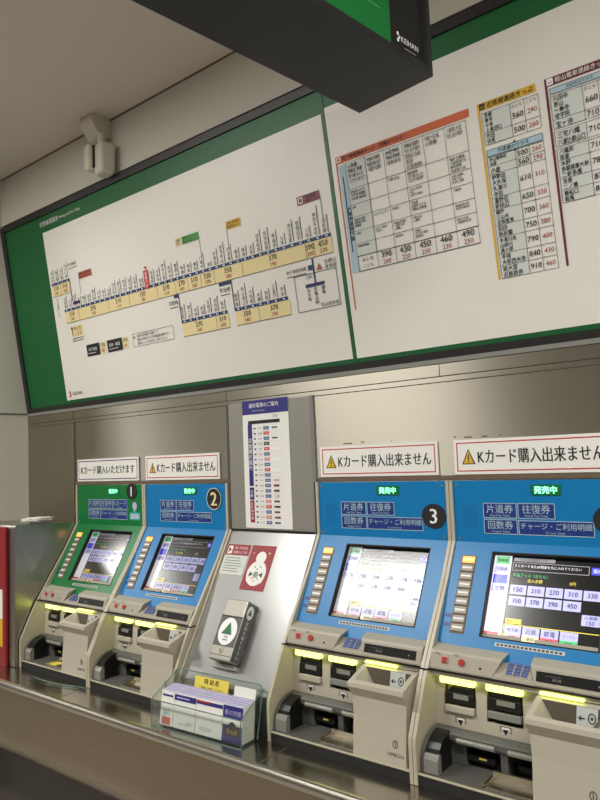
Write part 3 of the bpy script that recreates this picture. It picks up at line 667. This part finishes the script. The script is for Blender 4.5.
# notice and red poster on the sloping plate
nn = thing('notice_sheet', tuple(PS(.15, -.33)), 'white notice with small dark red heading on the upper left of the sloping steel plate', 'notice')
MB().fbox(PS, .036, -.342, .268, -.112, 0, .003, 'cell_grey').build('sheet', nn)
q = MB(); q.rect(PS, .036, -.195, .268, -.112, 'poster_red', .0035); q.rect(PS, .05, -.185, .095, -.125, 'paper', .004); q.add([PS(.058, -.178, .005), PS(.088, -.155, .005), PS(.058, -.132, .005)], [(0, 1, 2)], 'poster_red')
q.text(PS, '車いすの方は', .11, -.148, .25, -.128, 'paper', .004); q.text(PS, '右側へどうぞ', .11, -.182, .25, -.16, 'paper', .004)
for k in range(6): q.rect(PS, .055, -.218-k*.02, .2+.012*(k*5 % 4), -.214-k*.02, 'ink_soft', .004)
q.build('printing', nn)
rp = thing('red_poster', tuple(PS(.39, -.43)), 'dark red poster with a white round figure drawing on the sloping steel plate', 'poster')
MB().fbox(PS, .283, -.438, .508, -.109, 0, .003, 'poster_red').build('sheet', rp)
q = MB(); q.oval(PS, .398, -.20, .046, .046, 'paper', .0035); q.oval(PS, .395, -.315, .088, .092, 'paper', .0036); q.oval(PS, .34, -.335, .026, .05, 'paper', .0034); q.oval(PS, .452, -.335, .026, .05, 'paper', .0034)
q.ring(PS, .395, -.325, .022, .022, .006, 'ink_soft', .005); q.oval(PS, .395, -.325, .012, .012, 'grey_light', .005)
q.add([PS(.332, -.345, .005), PS(.368, -.325, .005), PS(.335, -.305, .005)], [(0, 1, 2)], 'ink_soft'); q.add([PS(.46, -.345, .005), PS(.455, -.305, .005), PS(.422, -.325, .005)], [(0, 1, 2)], 'ink_soft')
for a, b_ in ((.395, -.285), (.392, -.37), (.37, -.352), (.42, -.352), (.372, -.27), (.42, -.268)): q.oval(PS, a, b_, .006, .006, 'ink_soft', .005, 8)
q.oval(PS, .32, -.17, .008, .008, 'tag_pink', .005, 8); q.oval(PS, .465, -.165, .01, .006, 'cream', .005, 8)
q.build('drawing', rp)

# metal box with green triangle
bxo = thing('metal_box', tuple(PS(.41, -.94)), 'slim grey metal box with a green triangle in a white oval on the sloping plate', 'box')
MB().fbox(PS, .303, -.94, .5, -.535, .002, .098, 'box_metal').build('body', bxo, .01, 3)
q = MB(); q.rect(PS, .305, -.85, .498, -.655, 'grey_dark', .0985); q.rect(PS, .305, -.658, .498, -.648, 'black', .0988); q.rect(PS, .305, -.91, .498, -.905, 'grey_dark', .0988)
q.build('front_plate', bxo)
q = MB(); q.disc(PS, .402, -.752, .08, .09, .0985, .1, 'white'); q.add([PS(.352, -.772, .1015), PS(.446, -.772, .1015), PS(.408, -.69, .1015)], [(0, 1, 2)], 'box_green')
q.text(PS, '京阪', .375, -.797, .43, -.78, 'ink_soft', .1015); q.rect(PS, .38, -.812, .425, -.806, 'ink_soft', .1015)
q.build('emblem', bxo)
MB().disc(PS, .393, -.875, .018, .02, .098, .104, 'chrome').rect(PS, .389, -.885, .397, -.868, 'black', .105).build('lock', bxo)
SF = Fr(PS(.5005, -.94, .05), PS.n*-1, PS.u)
if SF.n.x < 0: SF = Fr(PS(.5005, -.94, .05), -SF.r, SF.u)
q = MB(); q.fbox(SF, -.046, .01, .046, .395, 0, .002, 'grey_dark'); q.oval(SF, 0, .335, .032, .045, 'white', .003); q.add([SF(-.02, .318, .004), SF(.02, .318, .004), SF(0, .36, .004)], [(0, 1, 2)], 'box_green')
q.vtext(SF, 'お持ち帰り下さい', 0, .025, .032, 'cell_grey', .004)
q.build('side_plate', bxo)
MB().fbox(PS, .29, -.975, .49, -.945, .0, .03, 'box_metal').build('foot_ledge', bxo, .003)

# ================================================================ NOTICE SIGNS ABOVE THE MACHINES
def notice_sign(x, a0, a1, ok, label):
    fr = Fr((x, .004, 0), (1, 0, 0), (0, 0, 1))
    t = thing('notice_sign', (x+.5, -.01, .033), label, 'sign', None if ok else 'card notices with warning triangle')
    MB().fbox(fr, a0, .033, a1, .236, .006, .014, 'paper').build('plate', t, .0015)
    q = MB(); bc = 'navy' if ok else 'sign_red'
    q.border(fr, a0+.018, .05, a1-.018, .22, .007, bc, .0148)
    if ok: q.text(fr, 'Kカード購入いただけます', a0+.055, .098, a1-.055, .174, 'ink', .015, bold=.025, fill=True)
    else:
        q.add([fr(a0+.05, .092, .015), fr(a0+.135, .092, .015), fr(a0+.0925, .182, .015)], [(0, 1, 2)], 'ink'); q.add([fr(a0+.06, .097, .0155), fr(a0+.125, .097, .0155), fr(a0+.0925, .17, .0155)], [(0, 1, 2)], 'yellow')
        q.rect(fr, a0+.089, .118, a0+.096, .15, 'ink', .016); q.rect(fr, a0+.089, .103, a0+.096, .112, 'ink', .016)
        q.text(fr, 'Kカード購入出来ません', a0+.15, .094, a1-.045, .176, 'ink', .015, bold=.025, fill=True)
    q.build('lettering', t)
notice_sign(0, .02, .926, True, 'white sign with dark border and no warning triangle above the green machine')
notice_sign(1, .02, .912, False, 'white red-bordered sign with warning triangle above ticket machine 2')
notice_sign(XP, .045, .935, False, 'white red-bordered sign with warning triangle above ticket machine 3')
notice_sign(XP+1, .04, .935, False, 'white red-bordered sign cut off by the right edge, above the right end machine')

# ================================================================ LEAFLET HOLDER
RZ = math.radians(3)
def hp(x, y, z):             # holder coordinates turned slightly on the counter
    c_, s_ = math.cos(RZ), math.sin(RZ); return Vector((2.035+x*c_-y*s_, -.812+x*s_+y*c_, -1.519+z))
lh = thing('leaflet_holder', (2.4, -.7, -1.52), 'clear acrylic leaflet holder on the counter in front of the sloping panel', 'leaflet holder')
def hbox(q, x0, x1, y0, y1, z0, z1, m): q.add([hp(x, y, z) for x in (x0, x1) for y in (y0, y1) for z in (z0, z1)], [(0, 1, 3, 2), (4, 6, 7, 5), (0, 4, 5, 1), (2, 3, 7, 6), (0, 2, 6, 4), (1, 5, 7, 3)], m)
def hpl(q, pts, d, m):        # plate from an outline, thickness d along the given vector
    n = len(pts); a = [hp(*p_) for p_ in pts]; b2 = [hp(p_[0]+d[0], p_[1]+d[1], p_[2]+d[2]) for p_ in pts]
    q.add(a+b2, [(i, (i+1) % n, n+(i+1) % n, n+i) for i in range(n)]+[list(range(n))[::-1], list(range(n, 2*n))], m)
HW = .765
q = MB(); hbox(q, 0, HW, 0, .01, 0, .165, 'acrylic'); q.build('front_plate', lh)
q = MB(); hbox(q, 0, HW, .0, .155, 0, .008, 'acrylic'); q.build('floor_plate', lh)
for x0 in (0, HW-.008):
    q = MB(); hpl(q, [(x0, .01, .008), (x0, .155, .008), (x0, .235, .275), (x0, .225, .29), (x0, .01, .165)], (.008, 0, 0), 'acrylic'); q.build('side_plate', lh)
yk = lambda z: .148+.24*z
bk = [(0, 0), (HW, 0), (HW, .26)] + [(HW-.04+.04*math.cos(k*math.pi/8), .26+.04*math.sin(k*math.pi/8)) for k in range(1, 5)] + [(.04-.04*math.sin(k*math.pi/8), .26+.04*math.cos(k*math.pi/8)) for k in range(0, 4)] + [(0, .26)]
q = MB(); hpl(q, [(a, yk(z), z+.008) for a, z in bk], (0, .008, 0), 'acrylic'); q.build('back_plate', lh)
q = MB()
q.tube([hp(a, yk(z)-.002, z+.008) for a, z in bk[1:]], .004, 'acrylic_edge', 6)
q.tube([hp(0, 0, .165), hp(HW, 0, .165)], .0035, 'acrylic_edge', 6); q.tube([hp(0, .0, 0), hp(0, 0, .165), hp(0, .228, .285)], .003, 'acrylic_edge', 6); q.tube([hp(HW, .0, 0), hp(HW, 0, .165), hp(HW, .228, .285)], .003, 'acrylic_edge', 6); q.tube([hp(0, 0, 0), hp(HW, 0, 0)], .003, 'acrylic_edge', 6)
q.build('plate_edge', lh)
lf_ = Fr(hp(0, .153, .008)-Vector((0, .0, 0)), hp(1, 0, 0)-hp(0, 0, 0), hp(0, .24, 1)-hp(0, 0, 0))
q = MB(); q.rect(lf_, .205, .205, .5, .288, 'yellow_label', .016); q.text(lf_, '時 刻 表', .25, .245, .46, .279, 'ink', .017, bold=.02); q.text(lf_, 'ご自由にお取りください', .25, .214, .46, .232, 'ink', .017)
q.build('yellow_label', lh, label='yellow label')
q = MB(); q.rect(lf_, .55, .10, .725, .275, 'paper', .016); q.build('blank_card', lh)
# leaflet bundles standing in the holder
def bundle(x0, x1, cover, name, label, hgt=.218):
    o = MB(); fx = lambda z: .020+.16*z
    pr = [(fx(.012), .012), (fx(hgt), hgt), (fx(hgt)+.11, hgt+.012), (.14, .012)]
    n = 4; vs = [hp(x0, y, z) for y, z in pr]+[hp(x1, y, z) for y, z in pr]
    o.add(vs, [(0, 4, 5, 1)[::-1], (1, 5, 6, 2)[::-1], (2, 6, 7, 3)[::-1], (3, 7, 4, 0)[::-1], (0, 1, 2, 3)[::-1], (4, 5, 6, 7)], 'paper')
    t = thing('leaflet_bundle', tuple(hp((x0+x1)/2, .06, 0)), label, 'leaflets', 'leaflets in the clear holder')
    o.build('pages', t)
    e = MB(); e.add([hp(x0+.002, fx(hgt), hgt+.001), hp(x1-.002, fx(hgt), hgt+.001), hp(x1-.002, fx(hgt)+.11, hgt+.013), hp(x0+.002, fx(hgt)+.11, hgt+.013)], [(0, 1, 2, 3)], 'lilac')
    for k in range(1, 9):
        y = fx(hgt)+k*.0122; zz = hgt+.0022+k*.00133; e.add([hp(x0+.002, y, zz), hp(x1-.002, y, zz), hp(x1-.002, y+.003, zz), hp(x0+.002, y+.003, zz)], [(0, 1, 2, 3)], 'paper' if k % 2 else 'tag_blue')
    e.build('page_edges', t)
    fr = Fr(hp(x0, fx(0)-.0015, 0), hp(1, 0, 0)-hp(0, 0, 0), hp(0, .16, 1)-hp(0, 0, 0)); c = MB(); w_ = x1-x0; cover(c, fr, w_, hgt); c.build('cover', t)
def c1(c, f_, w_, h): c.rect(f_, 0, .014, w_, h, 'paper'); c.rect(f_, .01, h-.03, w_-.01, h-.018, 'navy_hdr', .002); c.rect(f_, .02, .02, w_-.02, .065, 'tag_red', .002); c.oval(f_, w_*.4, .09, .018, .02, 'cell_blue', .002); c.oval(f_, w_*.65, .1, .015, .025, 'cell_grey', .002)
def c2(c, f_, w_, h): c.rect(f_, 0, .014, w_, h, 'paper'); c.rect(f_, 0, h-.04, w_, h-.005, 'navy_hdr', .002); c.rect(f_, .02, h-.026, w_*.7, h-.018, 'lilac', .003); c.line(f_, .0, h*.58, w_, h*.58, .003, 'cell_grey', .002); c.oval(f_, w_*.75, .055, .03, .012, 'cell_grey', .002); c.oval(f_, w_*.5, .045, .05, .008, 'cell_grey', .002)
def c3(c, f_, w_, h): c.rect(f_, 0, .014, w_, h, 'paper'); c.rect(f_, 0, h-.03, w_, h-.008, 'navy_hdr', .002); c.rect(f_, 0, h-.022, w_*.5, h-.008, 'poster_red', .0025); c.line(f_, .0, h*.55, w_, h*.55, .003, 'cell_grey', .002); c.oval(f_, w_*.4, .05, .06, .014, 'cell_grey', .002)
def c4(c, f_, w_, h): c.rect(f_, 0, .014, w_, h, 'navy_hdr'); c.rect(f_, 0, h*.5, w_, h*.68, 'paper', .002); c.text(f_, '春の京都', .012, h*.72, w_-.012, h*.93, 'lilac', .002); c.rect(f_, .02, .05, w_-.02, h*.48, 'ink', .0025); c.rect(f_, .035, .06, w_-.035, h*.36, 'grey_dark', .003); c.oval(f_, w_*.5, h*.46, .03, .03, 'ink', .003); c.text(f_, 'きっぷ', .03, h*.3, w_-.03, h*.42, 'yellow', .004)
bundle(.05, .165, c1, 'a', 'narrow white leaflets with red foot at the left end of the clear holder')
bundle(.17, .36, c2, 'b', 'white leaflets with a plain purple top band, second from left in the holder')
bundle(.365, .585, c3, 'c', 'white leaflets with purple and red top band, third from left in the holder')
bundle(.59, .745, c4, 'd', 'purple leaflets with a dark picture at the right end of the clear holder')

# ================================================================ LEFT END: STEEL CABINET, PAPERS, RED CASE
sc_ = thing('steel_cabinet', (-.4, -.3, -1.52), 'brushed steel side cabinet on the counter left of the green machine', 'cabinet')
MB().prism([(0, -1.519), (0, -.345), (-.60, -.312), (-.615, -.33), (-.615, -1.519)], XL+.02, -.012, 'steel_side').build('body', sc_, .01)
MB().box(-.125, -.012, -.624, -.614, -1.515, -.335, 'steel_side').build('front_post', sc_, .004)
pa = thing('paper_bundle', (-.4, -.3, -.33), 'crumpled white papers lying on top of the steel cabinet', 'papers')
for k, (dx, dy, rz, dz) in enumerate(((0, 0, .1, 0), (.02, -.01, -.12, .014), (-.01, .02, .25, .028))):
    q = MB(); nx, ny = 8, 5; vs = []; rr = random.Random(k+5)
    for i in range(nx):
        for j in range(ny):
            a, b_ = -.10+.20*i/(nx-1), -.10+.20*j/(ny-1); c_, s_ = math.cos(rz), math.sin(rz)
            vs.append((-.21+dx+a*c_-b_*s_, -.3+dy+a*s_+b_*c_, -.315+dz+rr.uniform(0, .012)))
    top = len(vs); vs2 = vs+[(v[0], v[1], v[2]-.006) for v in vs]; fs = []
    for i in range(nx-1):
        for j in range(ny-1): a = i*ny+j; fs += [(a, a+ny, a+ny+1, a+1), (top+a, top+a+1, top+a+ny+1, top+a+ny)]
    for i in range(nx-1): fs += [(i*ny, top+i*ny, top+(i+1)*ny, (i+1)*ny), (i*ny+ny-1, (i+1)*ny+ny-1, top+(i+1)*ny+ny-1, top+i*ny+ny-1)]
    for j in range(ny-1): fs += [(j, j+1, top+j+1, top+j), ((nx-1)*ny+j, top+(nx-1)*ny+j, top+(nx-1)*ny+j+1, (nx-1)*ny+j+1)]
    q.add(vs2, fs, 'paper').build('sheet', pa)
rc = thing('red_case', (-.5, -.65, -1.52), 'red case with white and orange panel at the far left end of the counter', 'case')
MB().box(XL+.01, -.118, -.65, -.628, -1.519, -.335, 'cabinet_red').build('body', rc, .003)
RF = Fr((0, -.6508, 0), (1, 0, 0), (0, 0, 1))
MB().rect(RF, XL+.06, -1.12, -.165, -.87, 'paper').rect(RF, XL+.06, -1.36, -.165, -1.12, 'yellow').build('printed_panel', rc)
# clear plastic strip left on the counter
ps_ = MB()
pts = [(.35, -.665, -1.516), (.42, -.69, -1.512), (.55, -.70, -1.508), (.72, -.685, -1.512), (.9, -.63, -1.515), (1.0, -.615, -1.516)]
for a, b_ in zip(pts, pts[1:]):
    ps_.add([a, b_, (b_[0]-.01, b_[1]-.055, b_[2]-.002), (a[0]-.01, a[1]-.055, a[2]-.002), (a[0], a[1], a[2]+.003), (b_[0], b_[1], b_[2]+.003), (b_[0]-.01, b_[1]-.055, b_[2]+.001), (a[0]-.01, a[1]-.055, a[2]+.001)], [(3, 2, 1, 0), (4, 5, 6, 7), (0, 1, 5, 4), (2, 3, 7, 6)], 'acrylic')
tag(ps_.tube(pts, .004, 'acrylic_edge', 6).build('plastic_strip'), 'thin clear plastic strip lying on the counter before the green machine', 'plastic strip')

# ================================================================ HANGING SIGN
hs = thing('hanging_sign', (4.2, -2, 1.8), 'big black box sign with green face hanging from the ceiling near the top edge', 'sign')
Bp = Vector((4.449, -1.133, 1.8)); Ld = Vector((-.112, -.9937, 0)); Td = Vector((-.9937, .112, 0)); LEN, THK, HT = 2.3, .42, .78
HF = Fr(Bp, Ld*-1, (0, 0, 1))            # face towards +x ; a = negative along the sign
if HF.n.x < 0: HF = Fr(Bp, Ld, (0, 0, 1))
sg = 1 if HF.r.dot(Ld) > 0 else -1
def hbx(q, l0, l1, z0, z1, c0, c1, m):
    a0, a1 = sorted((l0*sg, l1*sg)); q.fbox(HF, a0, z0, a1, z1, c0, c1, m)
q = MB(); hbx(q, 0, LEN, 0, .035, -THK, .0, 'sign_black'); hbx(q, 0, LEN, HT-.04, HT, -THK, 0, 'sign_black'); hbx(q, 0, .03, .035, HT-.04, -THK, 0, 'sign_black'); hbx(q, LEN-.05, LEN, .035, HT-.04, -THK, 0, 'sign_black'); hbx(q, .03, LEN-.05, .035, HT-.04, -THK, -.03, 'sign_black')
q.build('case', hs)
q = MB(); hbx(q, .268, LEN-.05, .035, HT-.04, -.03, -.018, 'sign_green')
for z in (.17, .205, .33): hbx(q, .33, LEN-.2, z, z+.008, -.018, -.017, 'green_line')
q.build('green_face', hs)
q = MB(); hbx(q, .03, .268, .035, HT-.04, -.03, -.018, 'black')
LF = Fr(HF(0, 0, -.0175), HF.r, HF.u)
ta, tb = sorted((.2*sg, .08*sg))
q.text(LF, 'KEIHAN', ta, .083, tb, .11, 'white', .002)
for a, b_, rr in ((.222, .112, .007), (.222, .084, .007), (.212, .098, .006)): q.oval(LF, a*sg, b_, rr, rr*1.3, 'white', .002, 10)
q.rect(LF, ta+.02, .06, tb-.02, .066, 'grey_light', .002)
q.build('logo_plate', hs)
for l in (.35, 1.9):
    c_ = HF(l*sg, 0, -THK/2); MB().cyl((c_.x, c_.y, 1.8+HT), (c_.x, c_.y, 3.13), .018, 'sign_black', 12).build('hanger_rod', hs)

# ================================================================ CEILING SENSOR
se = thing('wall_sensor', (.86, -.37, 2.64), 'small off-white security sensor on a bracket where the ceiling meets the wall', 'sensor')
def rbox(q, c, sx, sy_, sz, rz, rx, m):
    R_ = Matrix.Rotation(rz, 3, 'Z') @ Matrix.Rotation(rx, 3, 'X')
    vs = [Vector(c)+R_ @ Vector((x*sx/2, y*sy_/2, z*sz/2)) for x in (-1, 1) for y in (-1, 1) for z in (-1, 1)]
    q.add(vs, [(0, 1, 3, 2), (4, 6, 7, 5), (0, 4, 5, 1), (2, 3, 7, 6), (0, 2, 6, 4), (1, 5, 7, 3)], m)
q = MB(); q.prism([(-.275, 3.129), (-.275, 2.96), (-.36, 2.93), (-.43, 3.0), (-.47, 3.07), (-.47, 3.129)], .82, .985, 'plastic_white'); q.build('bracket', se, .03, 3)
MB().cyl((.98, -.37, 2.85), (.98, -.37, 2.97), .035, 'plastic_white', 14).build('joint', se)
q = MB(); rbox(q, (1.02, -.37, 2.735), .155, .14, .27, -.25, 0, 'plastic_white'); q.build('body', se, .035, 4)
q = MB(); rbox(q, (.905, -.42, 2.765), .11, .11, .22, -.25, 0, 'plastic_white'); q.build('detector_head', se, .03, 4)
q = MB(); rbox(q, (.962, -.40, 2.76), .025, .09, .19, -.25, 0, 'black_matte'); q.build('gap', se)
bpy.data.objects.remove(_ob)
